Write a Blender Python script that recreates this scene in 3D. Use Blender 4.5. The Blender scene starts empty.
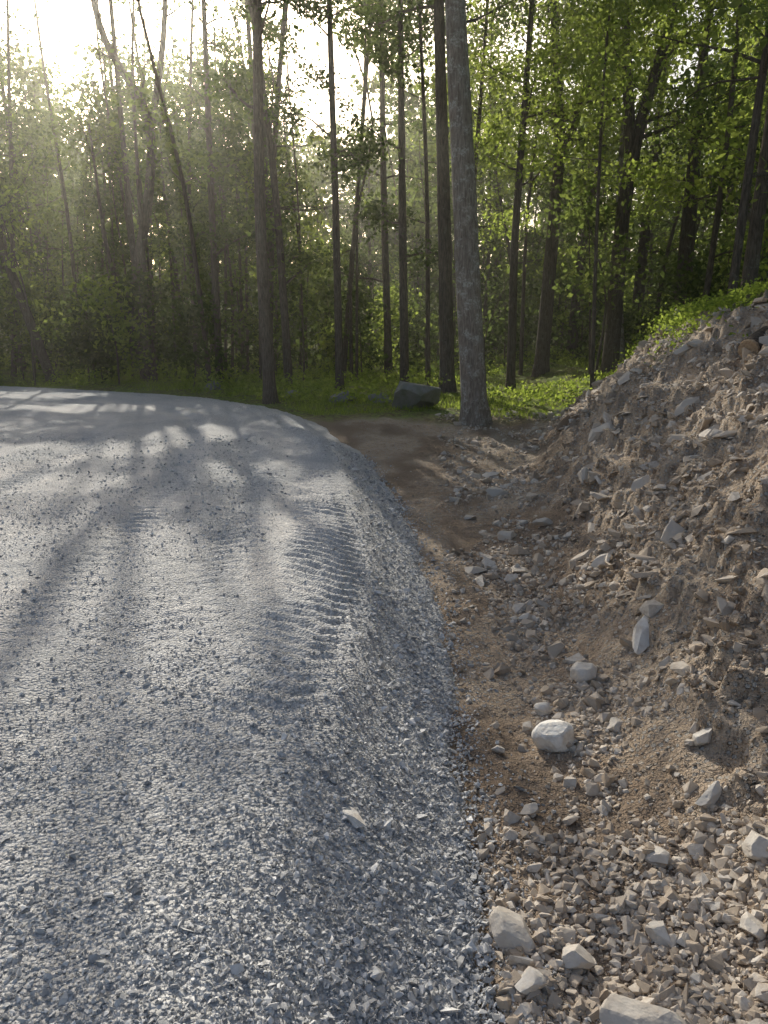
import bpy, bmesh, math, random
import numpy as np
from mathutils import Vector
rng=np.random.default_rng(7); random.seed(7)
sc=bpy.context.scene
SUN_EL=math.radians(26); SUN_AZ=math.radians(-17)
S=np.array([math.sin(SUN_AZ)*math.cos(SUN_EL),math.cos(SUN_AZ)*math.cos(SUN_EL),math.sin(SUN_EL)])
# ---------------------------------------------------------------- noise
def vnoise(x,y,seed=0):
    ix=np.floor(x).astype(np.int64); iy=np.floor(y).astype(np.int64)
    fx=x-ix; fy=y-iy; fx=fx*fx*(3-2*fx); fy=fy*fy*(3-2*fy)
    def h(a,b):
        v=(a*374761393+b*668265263+seed*974634777)&0xffffffff
        v=((v^(v>>13))*1274126177)&0xffffffff
        return ((v^(v>>16))&0xffff)/65535.0
    a=h(ix,iy);b=h(ix+1,iy);c=h(ix,iy+1);d=h(ix+1,iy+1)
    return (a*(1-fx)+b*fx)*(1-fy)+(c*(1-fx)+d*fx)*fy
def fbm(x,y,o=4,seed=0):
    s=0;a=.5;n=0
    for i in range(o):
        s=s+a*(vnoise(x,y,seed+i*17)-.5)*2; n+=a; a*=.5
        x,y=x*2.03*.8+y*2.03*.6+3.1, -x*2.03*.6+y*2.03*.8+1.7
    return s/n
def sst(x,a,b):
    t=np.clip((x-a)/(b-a),0,1); return t*t*(3-2*t)
# ---------------------------------------------------------------- layout
_yy=np.linspace(-60,60,2401)
_ex=np.interp(_yy,[-60,-2,1.5,5,8.5,11.6,15,17.5,20,22,24,26,28,60],[.35,.35,.33,.42,.25,-.2,-1.2,-2.6,-5,-8,-12,-18,-30,-300])
k=np.hanning(31);k/=k.sum(); _ex=np.convolve(np.pad(_ex,15,mode='edge'),k,'valid')
_sl=np.gradient(_ex,_yy)
def edge_d(x,y):
    xe=np.interp(y,_yy,_ex); s=np.interp(y,_yy,_sl)
    return (xe-x)/np.sqrt(1+s*s)
def toe(y): return np.interp(y,[-5,1,6,9,12,15,18],[1.1,1.1,1.25,1.65,2.35,3.3,4.6])
def bw(y): return np.interp(y,[-5,8,14,18],[2.8,2.65,1.65,1.6])
def H(x,y,detail=True):
    d=edge_d(x,y)
    D=np.interp(y,[-5,9,13,16,19],[.38,.38,.27,.1,.03])
    z=-D*sst(.85-d,0,.92)
    u=x-toe(y)+.20*fbm(x*.9,y*.9,3,5); w=bw(y)
    Hc=np.interp(y,[-5,0,7,10,12,14,16,19,24],[2.3,2.4,2.35,2.2,1.9,1.25,.75,.4,.25])
    p=np.interp(u/w,[-.25,0,.1,.3,.6,.85,1,1.2,3],[0,.02,.09,.30,.63,.89,1,1.04,1.08])
    z=z+Hc*p*sst(-d,-.2,.3)
    z=z-.05*np.exp(-((u+.35)/.3)**2)*sst(-d,.0,.3)*sst(13-y,0,2)
    z=z+.05*np.clip(x-5,0,60)*sst(y,4,14)*.8
    far=np.hypot(x,y);z=z+9*sst(far,62,110)
    out=sst(-d,.0,.6)
    z=z+out*sst(far,14,30)*.25*fbm(x*.15,y*.15,3,9)
    bank=sst(u,-.1,.6)*(1-sst(u-w,0,.6))
    dirt=sst(-d,-.05,.2)
    z=z+bank*(.18*fbm(x*.9,y*.9,3,21)+.09*fbm(x*3.2,y*3.2,3,22))
    if detail:
        r=1-np.abs(fbm(x*3.4,y*3.4,3,31))*2
        z=z+dirt*((.018+.05*bank)*fbm(x*6.5,y*6.5,3,23)+(.012+.026*bank)*fbm(x*17,y*17,3,24)+bank*.07*r)
        led=(z*5.5+1.3*fbm(x*1.2,y*1.2,3,33)); fr=led-np.floor(led)
        z=z+bank*.11*(sst(fr,.6,.86)-fr)*sst(fbm(x*.8,y*.8,2,34),-.4,.1)
        z=z+dirt*(1-bank)*(.045*fbm(x*1.7,y*1.7,3,26)+.025*fbm(x*4,y*4,2,27))
        rd=1-dirt
        z=z+rd*(.016*fbm(x*1.2,y*1.2,3,41)+.010*fbm(x*8,y*8,3,42)+.006*fbm(x*28,y*28,2,43))
        for dc,wd,am in ((1.75,.18,.016),(2.5,.2,.032),(3.3,.16,.016),(4.2,.25,.032),(5.2,.2,.02),(6.6,.25,.02)):
            q=(d-dc-.12*np.sin(y*.5+dc))/wd
            z=z-rd*am*np.exp(-q*q)+rd*am*.6*np.exp(-((np.abs(q)-1.5)/.5)**2)
        dl=d-.92-.08*np.sin(y*.9)
        band=np.exp(-(dl/.27)**4)*sst(y,2.4,3.6)
        yw=y-.6*np.abs(dl+.14)+.05*fbm(x*3,y*3,2,49)
        sv=np.sin(2*np.pi*yw/.13)
        z=z+band*.0165*np.tanh(1.6*sv)*(.45+.75*sst(vnoise(x*1.7,y*1.7,47),.1,.75))+.026*np.exp(-((dl+.36)/.09)**2)*rd*sst(y,2.2,3.4)
        for dq,am in ((1.62,.010),(2.5,.016),(4.2,.015)):
            dl2=d-dq-.12*np.sin(y*.5+dq)
            z=z+np.exp(-(dl2/.2)**4)*sst(y,3,4.5)*am*np.sin(2*np.pi*(y+.5*np.abs(dl2))/.14)*(.2+vnoise(x*1.5,y*1.5,48))
    return z
def lin(*segs):
    o=[]
    for a,b,s in segs: o.append(np.arange(a,b,s))
    return np.concatenate(o)
# ---------------------------------------------------------------- mesh helper
def mk(name,V,F,mat=None,smooth=False,attrs=None,parent=None,fattr=None):
    V=np.ascontiguousarray(V,dtype=np.float32);F=np.ascontiguousarray(F,dtype=np.int32)
    me=bpy.data.meshes.new(name);m,kk=F.shape
    me.vertices.add(len(V));me.vertices.foreach_set('co',V.ravel())
    me.loops.add(m*kk);me.loops.foreach_set('vertex_index',F.ravel())
    me.polygons.add(m);me.polygons.foreach_set('loop_start',np.arange(0,m*kk,kk,dtype=np.int32))
    me.polygons.foreach_set('loop_total',np.full(m,kk,dtype=np.int32))
    me.polygons.foreach_set('use_smooth',np.full(m,smooth))
    me.update(calc_edges=True)
    for kx,v in (attrs or {}).items():
        a=me.attributes.new(kx,'FLOAT','POINT');a.data.foreach_set('value',np.ascontiguousarray(v,dtype=np.float32))
    for kx,v in (fattr or {}).items():
        a=me.attributes.new(kx,'FLOAT','FACE');a.data.foreach_set('value',np.ascontiguousarray(v,dtype=np.float32))
    if mat: me.materials.append(mat)
    ob=bpy.data.objects.new(name,me);sc.collection.objects.link(ob)
    if parent: ob.parent=parent
    return ob
def empty(name):
    e=bpy.data.objects.new(name,None);sc.collection.objects.link(e);e.empty_display_size=.3;return e
def grid(xs,ys,zf):
    X,Y=np.meshgrid(xs,ys);Z=zf(X,Y);V=np.stack([X,Y,Z],-1).reshape(-1,3)
    nx,ny=len(xs),len(ys);i=np.arange((ny-1)*(nx-1));r=i//(nx-1);c=i%(nx-1);a=r*nx+c
    return V,np.stack([a,a+1,a+nx+1,a+nx],-1)
# ---------------------------------------------------------------- materials
def newmat(name):
    m=bpy.data.materials.new(name);m.use_nodes=True;nt=m.node_tree;nt.nodes.clear()
    out=nt.nodes.new('ShaderNodeOutputMaterial');return m,nt,out
class NB:
    def __init__(s,nt): s.nt=nt
    def n(s,t,ins=None,**kw):
        nd=s.nt.nodes.new(t)
        for kx,v in kw.items(): setattr(nd,kx,v)
        for kx,v in (ins or {}).items():
            if isinstance(v,bpy.types.NodeSocket): s.nt.links.new(v,nd.inputs[kx])
            else: nd.inputs[kx].default_value=v
        return nd
    def mix(s,f,a,b,bt='MIX'):
        nd=s.nt.nodes.new('ShaderNodeMix');nd.data_type='RGBA';nd.blend_type=bt
        for i,v in ((0,f),(6,a),(7,b)):
            if isinstance(v,bpy.types.NodeSocket): s.nt.links.new(v,nd.inputs[i])
            else: nd.inputs[i].default_value=v if i==0 else (*v,1)
        return nd.outputs[2]
    def ramp(s,f,a,b):
        nd=s.n('ShaderNodeMapRange',{0:f,1:a,2:b});return nd.outputs[0]
    def noise(s,v,sc_,d=4,r=.6):
        return s.n('ShaderNodeTexNoise',{'Vector':v,'Scale':sc_,'Detail':d,'Roughness':r}).outputs[0]
    def attr(s,nm): return s.n('ShaderNodeAttribute',attribute_name=nm).outputs['Fac']
def ground_mats():
    m,nt,out=newmat('crushed_gravel');b=NB(nt);co=b.n('ShaderNodeTexCoord').outputs['Object']
    v1=b.n('ShaderNodeTexVoronoi',{'Vector':co,'Scale':62.0,'Randomness':1.0})
    v2=b.n('ShaderNodeTexVoronoi',{'Vector':co,'Scale':170.0})
    sep=b.n('ShaderNodeSeparateColor',{0:v1.outputs['Color']}).outputs[0]
    sep2=b.n('ShaderNodeSeparateColor',{0:v2.outputs['Color']}).outputs[1]
    c=b.mix(sep,(.27,.27,.27),(.74,.73,.71))
    c2=b.mix(sep2,(.31,.307,.30),(.74,.725,.70))
    big=b.noise(co,1.3,4)
    c=b.mix(b.ramp(big,.35,.65),c,c2)
    c=b.mix(b.attr('sand_sunlit'),c,b.mix(sep2,(.66,.615,.56),(.86,.81,.75)))
    c=b.mix(b.ramp(b.noise(co,.7,3),.55,.75),c,(.46,.458,.45))
    hgt=b.n('ShaderNodeMath',{0:v1.outputs['Distance'],1:-1.0},operation='MULTIPLY').outputs[0]
    b1=b.n('ShaderNodeBump',{'Height':hgt,'Strength':1.0,'Distance':.015})
    b2=b.n('ShaderNodeBump',{'Height':b.noise(co,110,2,.7),'Strength':.8,'Distance':.008,'Normal':b1.outputs[0]})
    p=b.n('ShaderNodeBsdfPrincipled',{'Base Color':c,'Roughness':.9,'Normal':b2.outputs[0]});p.inputs['Specular IOR Level'].default_value=.2
    nt.links.new(p.outputs[0],out.inputs[0]);road=m
    m,nt,out=newmat('earth_and_forest_floor');b=NB(nt);co=b.n('ShaderNodeTexCoord').outputs['Object']
    n1=b.noise(co,1.6,5,.65);n2=b.noise(co,14,4,.7);n3=b.noise(co,60,2,.7)
    v=b.n('ShaderNodeTexVoronoi',{'Vector':co,'Scale':38.0});vs=b.n('ShaderNodeSeparateColor',{0:v.outputs['Color']}).outputs[0]
    dirt=b.mix(b.ramp(n1,.35,.65),(.39,.295,.21),(.54,.44,.335))
    dirt=b.mix(b.ramp(n2,.5,.75),dirt,(.24,.175,.125))
    dirt=b.mix(b.ramp(n3,.55,.75),dirt,(.57,.49,.40))
    pe=b.n('ShaderNodeMath',{0:b.ramp(vs,.55,.57),1:b.ramp(v.outputs['Distance'],.5,.38)},operation='MULTIPLY').outputs[0]
    dirt=b.mix(pe,dirt,b.mix(n2,(.36,.33,.29),(.58,.54,.48)))
    dirt=b.mix(b.attr('damp'),dirt,b.mix(n3,(.20,.145,.10),(.31,.235,.17)))
    ff=b.mix(b.ramp(n1,.45,.6),(.14,.11,.06),(.15,.21,.045))
    ff=b.mix(b.ramp(n2,.45,.62),ff,(.27,.35,.07))
    ff=b.mix(b.ramp(n3,.58,.72),ff,(.18,.13,.075))
    c=b.mix(b.attr('green'),dirt,ff)
    hgt=b.n('ShaderNodeMath',{0:pe,1:n3},operation='ADD').outputs[0]
    b1=b.n('ShaderNodeBump',{'Height':hgt,'Strength':1.0,'Distance':.02})
    b2=b.n('ShaderNodeBump',{'Height':n2,'Strength':.9,'Distance':.07,'Normal':b1.outputs[0]})
    p=b.n('ShaderNodeBsdfPrincipled',{'Base Color':c,'Roughness':.95,'Normal':b2.outputs[0]});p.inputs['Specular IOR Level'].default_value=.15
    nt.links.new(p.outputs[0],out.inputs[0])
    return road,m
def stone_mat(name,c0,c1,c2,bs=.004,sc_=40):
    m,nt,out=newmat(name);b=NB(nt);co=b.n('ShaderNodeTexCoord').outputs['Object']
    r=b.attr('rnd');n=b.noise(co,sc_,3,.65)
    c=b.mix(r,c0,c1);c=b.mix(b.ramp(n,.4,.75),c,c2)
    bp=b.n('ShaderNodeBump',{'Height':n,'Strength':.7,'Distance':bs})
    p=b.n('ShaderNodeBsdfPrincipled',{'Base Color':c,'Roughness':.8,'Normal':bp.outputs[0]});p.inputs['Specular IOR Level'].default_value=.3
    nt.links.new(p.outputs[0],out.inputs[0]);return m
def leaf_mat(name,da,db,ta,tb,f=.5):
    m,nt,out=newmat(name);b=NB(nt);r=b.attr('rnd')
    d=b.n('ShaderNodeBsdfDiffuse',{'Color':b.mix(r,da,db)});t=b.n('ShaderNodeBsdfTranslucent',{'Color':b.mix(r,ta,tb)})
    mx=b.n('ShaderNodeMixShader',{0:f,1:d.outputs[0],2:t.outputs[0]})
    nt.links.new(mx.outputs[0],out.inputs[0]);return m
def bark_mat(name,a,bb,li,lf):
    m,nt,out=newmat(name);b=NB(nt);co=b.n('ShaderNodeTexCoord').outputs['Object']
    mp=b.n('ShaderNodeMapping',{'Vector':co,'Scale':(1,1,.16)}).outputs[0]
    n=b.noise(mp,34,4,.7);n2=b.noise(co,5,3,.7);n3=b.noise(co,28,3,.7)
    c=b.mix(b.ramp(n,.35,.65),a,bb)
    mk_=b.n('ShaderNodeMath',{0:b.ramp(n2,lf,lf+.12),1:b.ramp(n3,.4,.6)},operation='MULTIPLY').outputs[0]
    c=b.mix(mk_,c,li)
    bp=b.n('ShaderNodeBump',{'Height':n,'Strength':1.0,'Distance':.03})
    p=b.n('ShaderNodeBsdfPrincipled',{'Base Color':c,'Roughness':.95,'Normal':bp.outputs[0]});p.inputs['Specular IOR Level'].default_value=.1
    nt.links.new(p.outputs[0],out.inputs[0]);return m
M_road,M_ter=ground_mats()
M_grav=stone_mat('gravel_stone',(.25,.25,.252),(.82,.81,.79),(.54,.537,.525))
M_dst=stone_mat('field_stone',(.36,.285,.21),(.66,.605,.53),(.45,.37,.285))
M_rock=stone_mat('pale_rock',(.44,.39,.33),(.80,.77,.71),(.52,.45,.37),.010,16)
M_bould=stone_mat('grey_boulder',(.20,.20,.19),(.34,.34,.32),(.15,.16,.11),.02,6)
M_leaf=leaf_mat('leaf_green',(.05,.08,.026),(.10,.135,.045),(.18,.255,.055),(.34,.41,.09))
M_leafd=leaf_mat('leaf_dark',(.03,.05,.02),(.06,.088,.03),(.09,.14,.033),(.20,.265,.058))
M_leafm=leaf_mat('leaf_maple',(.06,.10,.024),(.11,.16,.04),(.30,.40,.06),(.50,.58,.12),.6)
M_grass=leaf_mat('grass_blade',(.10,.15,.03),(.18,.25,.05),(.32,.43,.06),(.52,.62,.11))
M_bark=bark_mat('bark_dark',(.06,.048,.038),(.165,.135,.108),(.22,.21,.17),.6)
M_barkl=bark_mat('bark_lichen',(.15,.125,.10),(.33,.29,.245),(.45,.44,.39),.49)
M_wood=bark_mat('weathered_wood',(.38,.26,.16),(.55,.42,.28),(.4,.33,.24),.6)
# ---------------------------------------------------------------- terrain
xs=lin((-320,-60,12),(-60,-20,3),(-20,-4,.5),(-4,-.3,.1),(-.3,4.6,.022),(4.6,8,.08),(8,20,.5),(20,60,3),(60,340,12))
ys=lin((-200,-20,15),(-20,-3,1),(-3,1.2,.15),(1.2,6,.021),(6,11,.032),(11,20,.07),(20,45,.4),(45,120,3),(120,420,20))
def inside(x,y):
    d=edge_d(x,y)+.10*fbm(x*2.5,y*2.5,4,61)
    return sst(d,-.08,.07),d
def Hter(x,y):
    s,d=inside(x,y); far=sst(d,.15,.6)
    return H(x,y)-.04*s-.10*far
V,F=grid(xs,ys,Hter)
x,y=V[:,0],V[:,1]
u=x-toe(y);d=edge_d(x,y);nz=fbm(x*.8,y*.8,4,71)
green=np.maximum(sst(u/bw(y)+.18*nz-.06*(1-sst(y,8,11)),.84,.98),sst(y+1.6*nz+.35*np.abs(x-1.2),15.2,17.2))
damp=sst(fbm(x*1.1,y*.7,4,72),-.1,.35)*(1-sst(u,.2,.7))*.85
mk('ground',V,F,M_ter,True,{'green':green,'damp':damp})
xs=lin((-40,-16,1.5),(-16,-5,.2),(-5,-2.2,.045),(-2.2,.75,.02))
ys=lin((-12,-1,.6),(-1,1.2,.1),(1.2,7,.02),(7,13,.03),(13,30,.12))
def Hroad(x,y):
    s,d=inside(x,y); return H(x,y)-.12*(1-s)
V,F=grid(xs,ys,Hroad)
dv=edge_d(V[:,0],V[:,1]);kp=(dv[F]>-.3).any(1);F=F[kp]
us=np.unique(F);mp=np.full(len(V),-1);mp[us]=np.arange(len(us));V=V[us];F=mp[F]
x,y=V[:,0],V[:,1];d=edge_d(x,y)
sand_sunlit=np.clip(.9*np.exp(-((d-1.3)/.6)**2)*sst(y,2.6,4)*(1-.5*sst(y,9,13))+.75*np.exp(-((d-2.5)/.35)**2)+.7*np.exp(-((d-4.2)/.4)**2)+.45*sst(d,2,3)*sst(y,3.5,4.5),0,1)*sst(fbm(x*1.5,y*.8,4,81),-.5,.3)*.9  # pale sandy tracks, also lightened in colour to brighten the sunlit patches
mk('gravel_road',V,F,M_road,True,{'sand_sunlit':sand_sunlit})
# ---------------------------------------------------------------- stones
def hulls(n,pts,flat,seed):
    r=np.random.default_rng(seed);o=[]
    for i in range(n):
        bm=bmesh.new();p=r.normal(size=(pts,3));p/=np.linalg.norm(p,axis=1)[:,None];p*=r.uniform(.8,1.1,(pts,1))
        p*=np.array([1,r.uniform(.6,.95),r.uniform(*flat)])*.5
        for q in p: bm.verts.new(q)
        bmesh.ops.convex_hull(bm,input=bm.verts[:])
        lo=[v for v in bm.verts if not v.link_faces]
        for v in lo: bm.verts.remove(v)
        bmesh.ops.triangulate(bm,faces=bm.faces[:]);bm.verts.index_update()
        o.append((np.array([v.co[:] for v in bm.verts]),np.array([[v.index for v in f.verts] for f in bm.faces])));bm.free()
    return o
T_tiny=hulls(14,7,(.4,.8),1);T_med=hulls(14,13,(.4,.85),2);T_slab=hulls(10,11,(.18,.35),3)
def rotm(n,tilt):
    a=rng.uniform(0,2*np.pi,n);tx=rng.normal(0,tilt,n);ty=rng.normal(0,tilt,n)
    c,s=np.cos(a),np.sin(a);Z=np.zeros(n);O=np.ones(n)
    Rz=np.stack([c,-s,Z,s,c,Z,Z,Z,O],-1).reshape(n,3,3)
    c,s=np.cos(tx),np.sin(tx);Rx=np.stack([O,Z,Z,Z,c,-s,Z,s,c],-1).reshape(n,3,3)
    c,s=np.cos(ty),np.sin(ty);Ry=np.stack([c,Z,s,Z,O,Z,-s,Z,c],-1).reshape(n,3,3)
    return Rx@Ry@Rz
def stones(name,P,size,T,mat,tilt=.5,smooth=False,rn=None):
    n=len(P);idx=rng.integers(0,len(T),n);VV=[];FF=[];RR=[];off=0
    if rn is None: rn=rng.random(n)**1.3
    R=rotm(n,tilt);sca=size[:,None]*rng.uniform(.75,1.25,(n,3))
    for kx,(tv,tf) in enumerate(T):
        m=np.where(idx==kx)[0]
        if not len(m): continue
        v=np.einsum('nij,nvj->nvi',R[m],tv[None]*sca[m][:,None,:])+P[m][:,None,:]
        f=tf[None]+(np.arange(len(m))*len(tv))[:,None,None]+off
        VV.append(v.reshape(-1,3));FF.append(f.reshape(-1,3));RR.append(np.repeat(rn[m],len(tf)));off+=len(m)*len(tv)
    return mk(name,np.concatenate(VV),np.concatenate(FF),mat,smooth,None,None,{'rnd':np.concatenate(RR)})
n=250000
y=np.exp(rng.uniform(np.log(1.0),np.log(12),n));x=rng.uniform(-1,1,n)*(.62*y+.5)
d=edge_d(x,y);keep=(d>-.45)&(x>-.6*y-.5)
loose=np.exp(-((d-.2)/.42)**2)
pk=np.clip(.36+.75*loose+.6*fbm(x*1.5,y*1.5,3,91)-.55*np.exp(-((d-.98)/.33)**2)*sst(y,2.6,4.2),.05,1)
keep&=rng.random(n)<pk;keep&=(d>0)|(rng.random(n)<.7*np.exp(d/.11))
x,y,d=x[keep],y[keep],d[keep];n=len(x)
size=np.clip(rng.lognormal(math.log(.0108),.47,n),.005,.040)*(1+.5*np.exp(-((d-.2)/.4)**2))*np.interp(y,[1,4,11],[1,1.15,1.8])
P=np.stack([x,y,H(x,y)+size*.12],-1);stones('road_gravel',P,size,T_tiny,M_grav,.5)
ng=n
n=130000
y=np.exp(rng.uniform(np.log(1.1),np.log(17),n));x=rng.uniform(.1,1,n)*(.62*y+1.2)
d=edge_d(x,y);u=x-toe(y);w=bw(y)
keep=(d<-.02)&(u<w*.98)
cl=fbm(x*1.6,y*1.6,4,95)
pk=np.clip(.24+.9*cl+.42*np.exp(-((u+.2)/.33)**2)+.42*sst(-y,-3.0,-1.7)+.14*sst(u,.3,.7)-.38*np.exp(-((d+.28)/.18)**2)*sst(y,2.5,3.2),.03,1)
keep&=rng.random(n)<pk
x,y,u=x[keep],y[keep],u[keep];n=len(x)
size=np.clip(rng.lognormal(math.log(.0175),.7,n),.007,.14)*np.interp(y,[1,4,14],[1,1.15,2.0])
size=np.where(y<2.8,np.minimum(size,.07),size)
P=np.stack([x,y,H(x,y)+size*.06],-1)
sl=(rng.random(n)<np.where(u>.3,.6,.12))&(size>.02);size=np.where(sl,size*1.5,size)
stones('dirt_stones',P[~sl],size[~sl],T_med,M_dst,.5);stones('shale_pieces',P[sl],size[sl],T_slab,M_dst,.55)
n=650
y=np.exp(rng.uniform(np.log(2.6),np.log(14),n));u=rng.uniform(.12,.92,n)*bw(y);x=toe(y)+u
kp=fbm(x*.9,y*.9,3,98)>-.2;x,y=x[kp],y[kp];n=len(x);size=np.clip(rng.lognormal(math.log(.13),.4,n),.07,.32)*np.interp(y,[2.6,7,14],[.75,1,1.3])
stones('shale_slabs',np.stack([x,y,H(x,y)+size*.04],-1),size,T_slab,M_dst,.42,rn=rng.random(n)*.8)
n=7000
y=np.exp(rng.uniform(np.log(1.5),np.log(15),n));u=rng.uniform(.1,1,n)*bw(y);x=toe(y)+u
kp=fbm(x*1.1,y*1.1,3,97)>-.02;x,y=x[kp],y[kp];n=len(x);size=np.clip(rng.lognormal(math.log(.04),.5,n),.015,.14)
stones('dirt_clods',np.stack([x,y,H(x,y)+size*.0],-1),size,T_med,M_ter,.6)
def rock(name,X,Y,sx,sy,sz,yaw,mat,rn,tilt=(0,0),sink=.25,seed=0,sub=4,z=None,planes=16,rough=.06):
    r=np.random.default_rng(seed)
    bm=bmesh.new();bmesh.ops.create_icosphere(bm,subdivisions=sub,radius=1)
    N=r.normal(size=(planes,3));N/=np.linalg.norm(N,axis=1)[:,None];Dp=r.uniform(.42,.78,planes) if planes>10 else r.uniform(.75,.92,planes)
    V=np.array([v.co[:] for v in bm.verts])
    for nn,dd in zip(N,Dp):
        q=V@nn;ex=np.clip(q-dd,0,None);V=V-.99*ex[:,None]*nn[None]
    V=V*(1+rough*fbm(V[:,0]*2+V[:,2]*1.3+seed,V[:,1]*2-V[:,2],4,seed)[:,None]+rough*.45*fbm(V[:,0]*9+V[:,2]*5+seed,V[:,1]*9-V[:,2]*6,3,seed+5)[:,None])
    V/=np.abs(V).max(0)
    V*=np.array([sx,sy,sz])*.5
    F=np.array([[v.index for v in f.verts] for f in bm.faces]);bm.free()
    ob=mk(name,V,F,mat,False,None,None,{'rnd':np.full(len(F),rn)})
    if z is None: z=float(H(np.array([X]),np.array([Y]))[0])
    ob.location=(X,Y,z+sz*(.5-sink));ob.rotation_euler=(tilt[0],tilt[1],yaw);return ob
RK=[(.84,3.46,.23,.18,.17,.2,1,(0,0)),(1.14,4.08,.18,.16,.14,.9,.5,(0,.2)),(1.50,4.15,.42,.16,.08,.9,.85,(.3,-.5)),(.41,2.2,.17,.22,.10,.3,.35,(.1,.1)),
(.44,1.98,.12,.10,.07,.1,.7,(0,0)),(.62,2.1,.13,.11,.08,.5,.4,(0,.1)),(.76,1.84,.27,.17,.1,-.3,.3,(0,.15)),(1.42,3.1,.13,.1,.1,.9,.6,(0,-.3)),
(-.12,2.5,.07,.17,.035,.45,.9,(0,.3)),(.85,3.78,.1,.09,.08,0,.6,(0,0)),(1.34,2.42,.15,.12,.08,.8,.3,(0,-.2)),(.76,6.3,.26,.13,.06,.3,.1,(0,0)),
(1.04,2.55,.1,.12,.06,.3,.4,(0,0)),(1.2,2.15,.13,.09,.07,1.3,.35,(0,0)),(.93,2.2,.11,.08,.06,1.9,.5,(0,0)),(1.15,3.5,.12,.08,.06,1,.3,(0,0)),
(1.3,2.75,.16,.08,.05,.4,.4,(0,-.4)),(.62,2.9,.1,.08,.06,.2,.25,(0,0)),(1.0,5.1,.13,.1,.08,.2,.4,(0,0)),(1.55,7.3,.25,.15,.12,.2,.2,(0,0)),
(2.1,6.2,.28,.14,.08,.9,.2,(.2,-.6)),(2.9,7.4,.34,.16,.1,.5,.2,(.2,-.6)),(2.4,8.6,.34,.2,.12,.1,.2,(.1,-.5)),(1.4,9.3,.3,.2,.12,.1,.2,(0,0)),
(.62,1.66,.12,.1,.07,.1,.4,(0,0)),(1.05,1.75,.12,.16,.08,.1,.5,(0,0)),(1.9,4.9,.26,.16,.08,1.2,.2,(.2,-.7)),(3.4,8.8,.4,.2,.12,.3,.15,(.2,-.5)),(.55,3.4,.08,.06,.05,.1,.5,(0,0)),(1.65,5.6,.2,.14,.08,.6,.3,(0,-.4)),
(2.7,6.4,.3,.2,.09,.2,.1,(.1,-.7)),(2.3,5.4,.26,.15,.08,.7,.1,(.3,-.6)),(3.1,9.8,.4,.25,.12,.5,.2,(.1,-.5)),(2.0,7.6,.3,.18,.1,1.5,.1,(.1,-.4)),(1.2,7.2,.2,.14,.1,.5,.2,(0,0)),(.95,8.3,.18,.14,.08,.5,.2,(0,0)),(1.5,10.6,.25,.2,.1,.5,.3,(0,0))]
for i,r in enumerate(RK): rock('rock',r[0],r[1],r[2],r[3],r[4],r[5],M_rock,r[6],r[7],seed=i+3,planes=10 if i in(0,1,9) else 16)
for i,r in enumerate([(.62,17.3,1.25,.9,.8,.2),(-.95,18.3,.8,.6,.42,.3),(-2.3,19.5,.5,.4,.32,.3),(-4.6,21.2,.6,.4,.3,.2),(-.1,18.5,.6,.5,.35,.2)]):
    rock('boulder',r[0],r[1],r[2],r[3],r[4],r[5],M_bould,random.random()*.6,seed=40+i)
# ---------------------------------------------------------------- trees
PATCH=[(-3.2,5.15,0,1.6,1.25,1),(-1.35,4.4,0,.65,.65,.95),(-4.8,10.4,0,1.7,.6,1),(-4.4,8.2,0,1.5,.45,1),(-3.0,12.2,0,.6,1.1,1),(-6.3,16.6,0,1.3,.5,1),(-9,20,0,2,.6,.9),
(-.62,5.4,0,.42,1.2,1),(-.3,8.0,0,.35,.7,.9),(4.4,21.5,0.3,3.0,3.6,1),(2.6,16.8,0,1.2,1.0,1),(3.2,19,0,1.4,1.4,1),(2.3,8.3,.4,.5,.8,.9),(3.3,9.6,1.5,.6,.9,.9),(1.9,5.9,0,.45,.7,.9),(1.45,3.0,0,.4,.4,.9),
(1.0,11.2,-.2,.5,.8,.8),(3.1,12.5,.6,.8,.8,1),(.7,6.6,-.3,.3,.6,.8),(2.4,4.5,.6,.4,.8,.9),(-1.5,14,0,.5,.6,.8),(1.2,2.0,-.3,.25,.2,.6),(.75,3.4,-.2,.25,.35,.8),(4.1,12.5,1.7,.8,1.8,1),(1.7,13.2,-.1,.6,.5,.8),(4.3,15.5,1.0,1.0,1.5,1),(2.9,6.6,1.0,.5,.9,.9),(-1.6,8.8,0,.5,.5,.8)]
PA=np.array([[a-S[0]*c/S[2],b-S[1]*c/S[2],e,f,g] for a,b,c,e,f,g in PATCH])  # chosen sun patches: leaves and limbs along these sun rays are removed
def inpatch(P,sc_=1.0,nb=len(PATCH)):
    P=np.asarray(P,float).reshape(-1,3);q=P-S[None]*(P[:,2]/S[2])[:,None];m=np.zeros(len(P),bool)
    for a,b,e,f,g in PA[:nb]: m|=((q[:,0]-a)/(e*sc_))**2+((q[:,1]-b)/(f*sc_))**2<1
    return m
def carve(P):
    q=P-S[None]*(P[:,2]/S[2])[:,None];keep=np.ones(len(P),bool)
    for a,b,e,f,g in PA:
        rr=((q[:,0]-a)/(e+.18))**2+((q[:,1]-b)/(f+.36))**2
        keep&=~((rr<1+.4*fbm(q[:,0]*2,q[:,1]*2,2,3))&(rng.random(len(P))<g*1.0))
    c=np.array([0,0,1.6]);v=P-c;v/=np.linalg.norm(v,axis=1)[:,None]
    az=np.degrees(np.arctan2(v[:,0],v[:,1]));el=np.degrees(np.arcsin(v[:,2]))
    g=sst(-np.hypot((az+18)/12,(el-19.5)/4.6),-1.1,-.5)
    keep&=rng.random(len(P))>g*.88
    return keep
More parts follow.
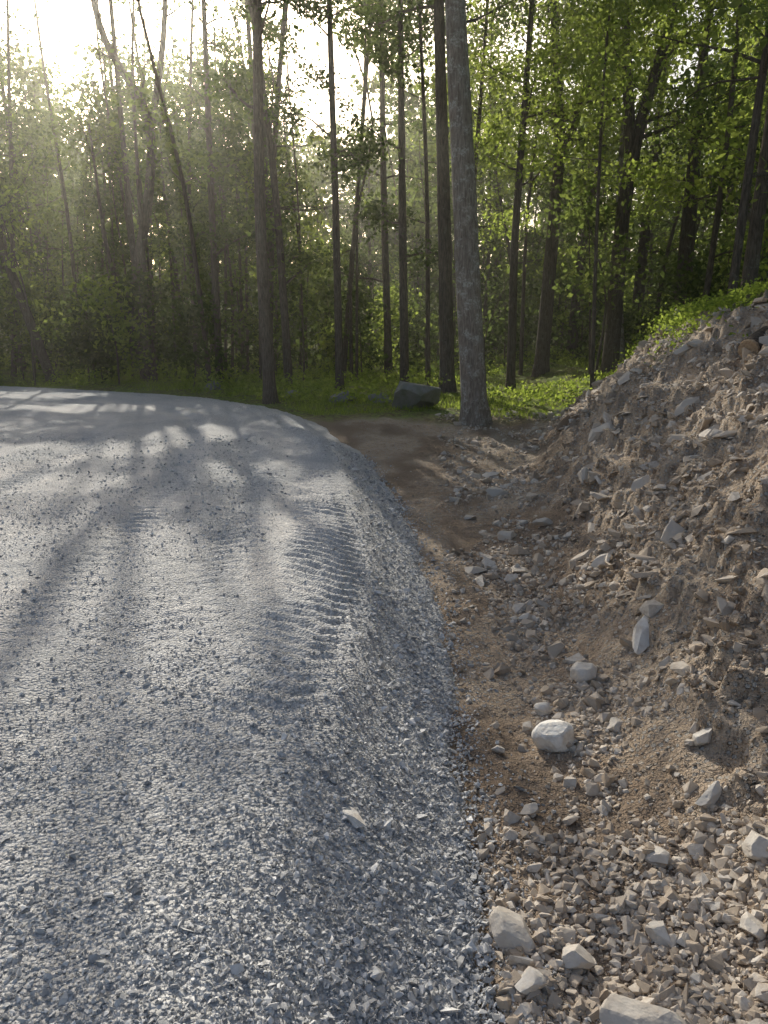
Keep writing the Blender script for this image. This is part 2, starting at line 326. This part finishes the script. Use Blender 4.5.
def leafquads(C,nper,spread,size,flat=.5,up=.7,docarve=True):
    P=np.repeat(C,nper,axis=0);n=len(P)
    P=P+rng.normal(size=(n,3))*np.array([spread,spread,spread*flat])
    if docarve:
        kx=carve(P);P=P[kx]
    gz=P[:,2]>-1;P=P[gz];n=len(P)
    N=rng.normal(size=(n,3));N[:,2]+=up;N/=np.linalg.norm(N,axis=1)[:,None]
    A=rng.normal(size=(n,3));T=np.cross(N,A);T/=np.linalg.norm(T,axis=1)[:,None];B=np.cross(N,T)
    s=size*rng.uniform(.6,1.3,(n,1))*.5;
    V=np.stack([P-T*s,P+B*s*.62-T*s*.1,P+T*s,P-B*s*.62-T*s*.1],1).reshape(-1,3)
    F=np.arange(4*n).reshape(-1,4);return V,F
def tube(pts,rad,sides=8,flare=0,seed=0,nz=0):
    pts=np.array(pts,float);rad=np.array(rad,float);n=len(pts)
    t=np.gradient(pts,axis=0);t/=np.linalg.norm(t,axis=1)[:,None]
    ref=np.array([0,1.,0]) if abs(t[0][2])>.6 else np.array([0,0,1.])
    a=np.cross(t,ref);a/=np.linalg.norm(a,axis=1)[:,None];b=np.cross(t,a)
    th=np.linspace(0,2*np.pi,sides,endpoint=False)
    R=rad[:,None]*np.ones((1,sides))
    if nz: R=R*(1+nz*fbm(np.cos(th)[None]*1.5+seed+np.zeros((n,1)),np.sin(th)[None]*1.5+pts[:,2:3]*.7,3,seed))
    if flare:
        R=R*(1+flare*np.exp(-(pts[:,2:3]-pts[0,2])/.28)*(.6+.4*np.cos(th*5+seed)[None]))
    V=pts[:,None,:]+R[...,None]*(np.cos(th)[None,:,None]*a[:,None,:]+np.sin(th)[None,:,None]*b[:,None,:])
    i=np.arange((n-1)*sides);r=i//sides;c=i%sides;c2=(c+1)%sides
    F=np.stack([r*sides+c,r*sides+c2,(r+1)*sides+c2,(r+1)*sides+c],-1)
    return V.reshape(-1,3),F
class Acc:
    def __init__(s): s.V=[];s.F=[];s.o=0
    def add(s,V,F): s.V.append(V);s.F.append(F+s.o);s.o+=len(V)
    def out(s): return np.concatenate(s.V),np.concatenate(s.F)
def spl(ctrl,n):
    c=np.array(ctrl,float);s=np.concatenate([[0],np.cumsum(np.linalg.norm(np.diff(c,axis=0),axis=1))]);q=np.linspace(0,s[-1],n)
    p=np.stack([np.interp(q,s,c[:,i]) for i in range(3)],-1)
    if len(c)>2:
        kk=max(3,n//len(c)//1|1);w=np.hanning(kk+2)[1:-1];w/=w.sum()
        for i in range(3):
            e=np.pad(p[:,i],kk//2,mode='reflect',reflect_type='odd');p[:,i]=np.convolve(e,w,'valid')[:n]
    return p
def grow(ctrl,r0,acc,h_branch,nb,blen,sides=10,flare=.5,clump=(3,6),topr=.25,seg=26,nz=.12):
    p=spl(ctrl,seg);s=np.linspace(0,1,seg);rad=r0*(1-(1-topr)*s**1.1)
    V,F=tube(p,rad,sides,flare,int(rng.integers(1,90)),nz);acc.add(V,F)
    C=[p[-1]];z0,z1=p[0,2],p[-1,2]
    for i in range(nb):
        hz=h_branch+(z1-h_branch)*((i+rng.random())/nb)
        kx=np.argmin(np.abs(p[:,2]-hz));st=p[kx];f=(hz-h_branch)/(z1-h_branch+1e-3)
        L=blen*(1-.55*f)*rng.uniform(.6,1.15);az=i*2.4+rng.uniform(-.5,.5);el=rng.uniform(.05,.55)+.5*f
        dirv=np.array([math.cos(az)*math.cos(el),math.sin(az)*math.cos(el),math.sin(el)])
        q=[st]
        for j in range(5):
            dirv=dirv+rng.normal(0,.16,3);dirv/=np.linalg.norm(dirv);q.append(q[-1]+dirv*L/5)
        q=np.array(q);rb=rad[kx]*.38
        if inpatch(q,.9).sum()>=2: continue
        V,F=tube(q,np.linspace(rb,rb*.15,6),5);acc.add(V,F)
        for j in range(2,6):
            m=rng.integers(clump[0],clump[1]) if j>2 else 2
            for _ in range(m):
                o=rng.normal(0,1,3)*np.array([.16,.16,.09])*L;e=q[j]+o;C.append(e)
            if L>1.6:
                V,F=tube(np.array([q[j],(q[j]+e)/2+rng.normal(0,.05,3),e]),np.array([rb*.3,rb*.2,rb*.08]),3);acc.add(V,F)
    for _ in range(nb): C.append(p[-1]+rng.normal(0,1,3)*np.array([.25,.25,.2])*blen)
    return np.array(C)
nleaf=0
def tree(name,ctrls,r0s,hb,nb,blen,bark,leaf,nper=32,size=.125,spread=.34,sides=12,flare=.5,topr=.3,zfix=True,clump=(3,6)):
    global nleaf
    e=empty(name);acc=Acc();Cs=[]
    for kx,(ct,r0) in enumerate(zip(ctrls,r0s)):
        ct=[list(c) for c in ct]
        if kx==0 or ct[0][2]==0:
            z=float(H(np.array([ct[0][0]]),np.array([ct[0][1]]))[0])-.08; ct[0][2]=z
        Cs.append(grow(ct,r0,acc,hb,nb,blen,sides,flare if ct[0][2]<2.2 else 0,clump,topr,34,.1))
    V,F=acc.out();mk('trunk',V,F,bark,True,None,e)
    C=np.concatenate(Cs);V,F=leafquads(C,nper,spread,size)
    nleaf+=len(F);mk('foliage',V,F,leaf,False,None,e,{'rnd':rng.random(len(F))})
tree('oak_tree',[[(1.76,15.0,0),(1.5,15,3.4),(1.22,15,7.2),(1.0,15.2,12),(1.1,15.4,17)]],[.25],7.6,16,4.2,M_barkl,M_leaf,sides=20,nper=28)
tree('oak_tree',[[(1.7,20.8,0),(1.55,20.8,4),(1.3,20.8,9.3),(1.3,21,16)]],[.2],8,14,3.6,M_bark,M_leafd)
tree('oak_tree',[[(-2.65,18.1,0),(-2.75,18.1,4),(-2.62,18.1,9),(-2.5,18.2,16)]],[.145],5.5,15,2.6,M_bark,M_leafd)
tree('oak_tree',[[(-8.1,27,0),(-8.5,27,2.6),(-7.7,27,5.8),(-7.4,27,8.2),(-8.9,27,10.6),(-9.6,27.2,16)],[(-7.45,27,8.0),(-6.9,27,10.5),(-6.4,27,16)],[(-8.0,26.9,0),(-8.8,26.9,2.2),(-9.2,26.8,4.6),(-9.4,26.8,8)]],[.20,.11,.10],6.5,11,2.8,M_bark,M_leaf,nper=28)
tree('leaning_tree',[[(-11.4,27,0),(-12.2,27,2.6),(-12.9,27,4.9),(-14,27.2,9),(-15,27.5,13)]],[.17],5,10,2.6,M_bark,M_leaf)
tree('hemlock_tree',[[(.6,22.5,0),(.5,22.5,5),(.4,22.6,11),(.4,22.7,15)]],[.13],3.6,20,2.2,M_bark,M_leafd)
tree('hemlock_tree',[[(-1.2,21.2,0),(-1.25,21.2,5),(-1.35,21.2,10),(-1.3,21.2,15)]],[.11],4.2,20,2.0,M_bark,M_leafd)
tree('maple_tree',[[(3.65,22.5,0),(3.6,22.5,4),(3.8,22.5,9),(4,22.6,14)]],[.13],5,14,2.6,M_bark,M_leafm)
tree('oak_tree',[[(5.3,26.5,0),(5.45,26.5,4),(5.6,26.5,7.6),(5.2,26.5,11),(5,26.6,15)],[(5.6,26.5,6.8),(6.5,26.5,9.5),(7.2,26.6,14)]],[.25,.15],7,10,3,M_bark,M_leaf)
tree('oak_tree',[[(6.9,24,0),(6.95,24,4.5),(7.2,24,7),(7.9,24,9.6),(8.6,24,14)],[(7.1,24,6.6),(6.8,24,9),(6.3,24,14)]],[.26,.17],7,11,3.2,M_bark,M_leafm)
tree('birch_tree',[[(7.7,25.4,0),(7.4,25.4,3),(7.2,25.4,6),(7.3,25.4,11)]],[.13],5.5,9,2.0,M_barkl,M_leafm)
tree('oak_tree',[[(7.2,16,0),(7.3,16,4),(7.5,16,8),(7.4,16,14)]],[.16],5.6,14,3.2,M_bark,M_leafm)
tree('maple_tree',[[(4.7,17.6,0),(4.6,17.6,3),(4.5,17.5,6.5),(4.6,17.3,10)]],[.05],4.6,14,2.6,M_bark,M_leafm,nper=28)
tree('maple_tree',[[(9.0,20,0),(9.1,20,4),(9.2,20,9),(9.4,20,14)]],[.13],4.5,14,3.0,M_bark,M_leafm)
tree('maple_tree',[[(2.6,24,0),(2.5,24,4),(2.8,24,9),(3.0,24,14)]],[.09],4,12,2.4,M_bark,M_leafm)
tree('hemlock_tree',[[(-5.2,24.8,0),(-5.2,24.8,5),(-5.1,24.8,16)]],[.12],3.2,24,2.5,M_bark,M_leafd)
tree('hemlock_tree',[[(-3.9,26.5,0),(-3.8,26.5,6),(-3.9,26.5,17)]],[.14],3.5,24,2.5,M_bark,M_leafd)
# forest mass
fe=empty('forest');acc=Acc();CL={0:[],1:[],2:[]};CF={0:[],1:[]}
pts=[]
def ok(x,y,md):
    return all((x-a)**2+(y-b)**2>md*md for a,b in pts) 
def inroad(x,y,m=1.2): return float(edge_d(np.array([x]),np.array([y]))[0])>-m
tries=0
while len(pts)<232 and tries<9000:
    tries+=1
    yy_=random.uniform(22,72);xx_=random.uniform(-1,1)*(6+.75*yy_)
    if inroad(xx_,yy_,1.5) or not ok(xx_,yy_,1.7): continue
    pts.append((xx_,yy_))
for _ in range(26):
    xx_=random.uniform(6,16);yy_=random.uniform(5,24)
    if ok(xx_,yy_,1.8): pts.append((xx_,yy_))
for (xx_,yy_) in pts:
    z=float(H(np.array([xx_]),np.array([yy_]))[0])-.05
    tall=(-18<xx_<2 and 24<yy_<50)  # sun-side crowns made taller and fuller to shade the near road
    h=random.uniform(15.5,21.5) if tall else random.uniform(11,18);r=random.choice([.05,.07,.10,.14,.18,.23,.29]);lx,ly=random.gauss(0,.7),random.gauss(0,.6)
    if yy_<24 and xx_>5: r=min(r,.09)
    if -14<xx_<-2 and yy_<34: r=min(r,.12)
    far=yy_>38
    ct=[(xx_,yy_,z),(xx_+lx*.3+random.gauss(0,.15),yy_+ly*.3,z+h*.35),(xx_+lx+random.gauss(0,.2),yy_+ly,z+h*.7),(xx_+lx*1.3,yy_+ly*1.3,z+h)]
    hb=random.uniform(2.2,6)
    tp=spl(ct,30)
    if inpatch(tp,.8,10).sum()>=3: continue
    C=grow(ct,r,acc,hb,(15 if tall else 10) if far else (17 if tall else 13),random.uniform(1.8,2.9),6,.3,(2,4) if far else (2,5),.25,12,0)
    if far: CF[random.choice([0,0,1])].append(C)
    else: CL[random.choice([0,0,1,2] if xx_<0 else [0,1,2,2])].append(C)
for _ in range(60):
    yy_=random.uniform(24,46);xx_=random.uniform(-.62,.3)*yy_
    if inroad(xx_,yy_,1.5): continue
    z=float(H(np.array([xx_]),np.array([yy_]))[0])-.05;h=random.uniform(9,15)
    ct=[(xx_,yy_,z),(xx_+random.gauss(0,.15),yy_,z+h*.4),(xx_+random.gauss(0,.4),yy_,z+h*.75),(xx_+random.gauss(0,.5),yy_,z+h)]
    if inpatch(spl(ct,30),.8,10).sum()>=3: continue
    C=grow(ct,random.uniform(.035,.08),acc,h*.45,6,1.3,6,.2,(1,3),.3,12,0);CL[random.choice([0,1])].append(C)
for _ in range(150):
    yy_=random.uniform(17,50);xx_=random.uniform(-1,1)*(4+.6*yy_)
    if inroad(xx_,yy_,1.0) : continue
    if 0<xx_<4.6 and yy_<24: continue
    z=float(H(np.array([xx_]),np.array([yy_]))[0])-.05;h=random.uniform(1.5,6)
    ct=[(xx_,yy_,z),(xx_+random.gauss(0,.15),yy_,z+h*.5),(xx_+random.gauss(0,.3),yy_,z+h)]
    C=grow(ct,.012+.006*h,acc,z+h*.25,8,.35+.22*h,5,0,(1,3),.3,8,0);CL[random.choice([0,2,1,1])].append(C)
V,F=acc.out();mk('trunks',V,F,M_bark,True,None,fe)
for kx,mt in ((0,M_leaf),(1,M_leafd),(2,M_leafm)):
    C=np.concatenate(CL[kx]);V,F=leafquads(C,16,.36,.175);nleaf+=len(F);mk('foliage',V,F,mt,False,None,fe,{'rnd':rng.random(len(F))})
for kx,mt in ((0,M_leaf),(1,M_leafd)):
    C=np.concatenate(CF[kx]);V,F=leafquads(C,11,.5,.34);nleaf+=len(F);mk('foliage',V,F,mt,False,None,fe,{'rnd':rng.random(len(F))})
n=5200
th=rng.uniform(-1.15,1.15,n);rr=rng.uniform(66,105,n);C=np.stack([np.sin(th)*rr,np.cos(th)*rr,rng.random(n)*17+5*sst(rr,60,100)],-1)
V,F=leafquads(C,8,1.1,.9,.7);nleaf+=len(F);mk('distant_woods',V,F,M_leafd,False,None,None,{'rnd':rng.random(len(F))})
n=2400
yy_=rng.uniform(27,66,n);xx_=rng.uniform(-1,1,n)*(6+.8*yy_);kp=(edge_d(xx_,yy_)<-2)&(fbm(xx_*.22,yy_*.22,3,55)>-.12)
xx_,yy_=xx_[kp],yy_[kp];C=np.stack([xx_,yy_,H(xx_,yy_,False)+rng.random(len(xx_))**1.3*3.2],-1)
V,F=leafquads(C,18,.5,.26,.6);nleaf+=len(F);mk('shrubs',V,F,M_leafd,False,None,None,{'rnd':rng.random(len(F))})
n=9000
yy_=rng.uniform(15.5,46,n);xx_=rng.uniform(-1,1,n)*(4+.6*yy_);dd=edge_d(xx_,yy_)
kp=(dd<-.35)&((yy_>17.3)|(xx_>4.3))&(fbm(xx_*.5,yy_*.5,3,77)>-.15)
xx_,yy_=xx_[kp],yy_[kp]
hh=rng.random(len(xx_))**2*.4*np.where((xx_>1.5)&(xx_<7)&(yy_<25),.35,1)+.04
C=np.stack([xx_,yy_,H(xx_,yy_,False)+hh],-1);V,F=leafquads(C,12,.16,.1,.5,.5,False)
mk('undergrowth',V,F,M_grass,False,None,None,{'rnd':rng.random(len(F))})
n=3400
yy_=rng.uniform(6.5,19,n);tt=rng.normal(.99,.12,n);xx_=toe(yy_)+bw(yy_)*tt+rng.random(n)**2*1.5
kp=(fbm(xx_*.9,yy_*.9,3,78)>-.1)&((yy_>9)|(rng.random(n)<.12));xx_,yy_=xx_[kp],yy_[kp]
C=np.stack([xx_,yy_,H(xx_,yy_,False)+.01+.14*rng.random(len(xx_))**2.5],-1);V,F=leafquads(C,22,.13,.055,.45,.8,False)
mk('bank_plants',V,F,M_grass,False,None,None,{'rnd':rng.random(len(F))})
n=90000
yy_=15.0+rng.random(n)**1.6*18;xx_=rng.uniform(-1,1,n)*(3+.55*yy_);dd=edge_d(xx_,yy_)
kp=(dd<-.3)&(yy_+1.2*fbm(xx_*.8,yy_*.8,3,79)>16.6-.3*np.abs(xx_-1.2))
xx_,yy_=xx_[kp],yy_[kp];n=len(xx_);a=rng.uniform(0,np.pi,n);h=rng.uniform(.04,.15,n)*(.45+.9*sst(fbm(xx_*.6,yy_*.6,3,80),-.3,.4));z=H(xx_,yy_,False)-.01
w=.006+.01*rng.random(n);lean=rng.normal(0,.06,(n,2))
b0=np.stack([xx_-np.cos(a)*w,yy_-np.sin(a)*w,z],-1);b1=np.stack([xx_+np.cos(a)*w,yy_+np.sin(a)*w,z],-1);b2=np.stack([xx_+lean[:,0],yy_+lean[:,1],z+h],-1)
mk('grass',np.stack([b0,b1,b2],1).reshape(-1,3),np.arange(3*n).reshape(-1,3),M_grass,False,None,None,{'rnd':rng.random(n)})
# cut log with root on bank crest
e=empty('cut_log')
lx,ly=3.42,7.4;zb=float(H(np.array([lx]),np.array([ly]))[0])
V,F=tube(spl([(lx,ly,zb+.17),(lx+.35,ly+.35,zb+.3),(lx+.9,ly+.8,zb+.5)],14),np.full(14,.10),14,0,3,.12);mk('log',V,F,M_bark,True,None,e)
dv_=Vector((.35,.35,.13)).normalized()
bm=bmesh.new();bmesh.ops.create_cone(bm,segments=14,radius1=.100,radius2=.094,depth=.03,cap_ends=True);me=bpy.data.meshes.new('cut_face');bm.to_mesh(me);bm.free();me.materials.append(M_wood)
o=bpy.data.objects.new('cut_face',me);sc.collection.objects.link(o);o.parent=e;o.location=Vector((lx,ly,zb+.17))-dv_*.01;o.rotation_euler=(-dv_).to_track_quat('Z','Y').to_euler()
V,F=tube(spl([(lx+.1,ly+.1,zb+.12),(lx-.02,ly-.1,zb+.1),(lx-.12,ly-.35,zb+.0),(lx-.2,ly-.6,zb-.2)],12),np.linspace(.05,.015,12),8,0,4,.15);mk('root',V,F,M_wood,True,None,e)
# added scattering volume, imitates the glare veil towards the sun
hm,nt,out=newmat('glare_haze');vs=nt.nodes.new('ShaderNodeVolumeScatter');vs.inputs['Density'].default_value=.0019;vs.inputs['Anisotropy'].default_value=.82;vs.inputs['Color'].default_value=(1,.97,.88,1)
nt.links.new(vs.outputs[0],out.inputs['Volume'])
bm=bmesh.new();bmesh.ops.create_cube(bm,size=1);me=bpy.data.meshes.new('glare_haze');bm.to_mesh(me);bm.free();me.materials.append(hm)
o=bpy.data.objects.new('glare_haze',me);sc.collection.objects.link(o);o.location=(0,35,8);o.scale=(200,150,22)
# ---------------------------------------------------------------- light, sky, camera
w=bpy.data.worlds.new('World');sc.world=w;w.use_nodes=True;nt=w.node_tree
bg=nt.nodes['Background'];sk=nt.nodes.new('ShaderNodeTexSky');sk.sky_type='NISHITA';sk.sun_disc=False
sk.sun_elevation=SUN_EL;sk.sun_rotation=SUN_AZ%(2*math.pi);sk.dust_density=5.0;sk.air_density=1.0
nt.links.new(sk.outputs[0],bg.inputs[0]);bg.inputs[1].default_value=.15
L=bpy.data.lights.new('sun','SUN');L.energy=5;L.angle=math.radians(.55);L.color=(1,.95,.84)
lo=bpy.data.objects.new('sun',L);sc.collection.objects.link(lo);lo.rotation_euler=Vector(S).to_track_quat('Z','Y').to_euler()
cam=bpy.data.cameras.new('camera');co=bpy.data.objects.new('camera',cam);sc.collection.objects.link(co);sc.camera=co
co.location=(0,0,1.6);co.rotation_euler=(math.radians(90-13.2),0,0)
cam.sensor_fit='VERTICAL';cam.sensor_height=24;cam.lens=24*773/1024;cam.clip_end=1500;cam.clip_start=.05
sc.view_settings.view_transform='Standard';sc.view_settings.look='None';sc.view_settings.exposure=0
print('leaves',nleaf,'gravel',ng)
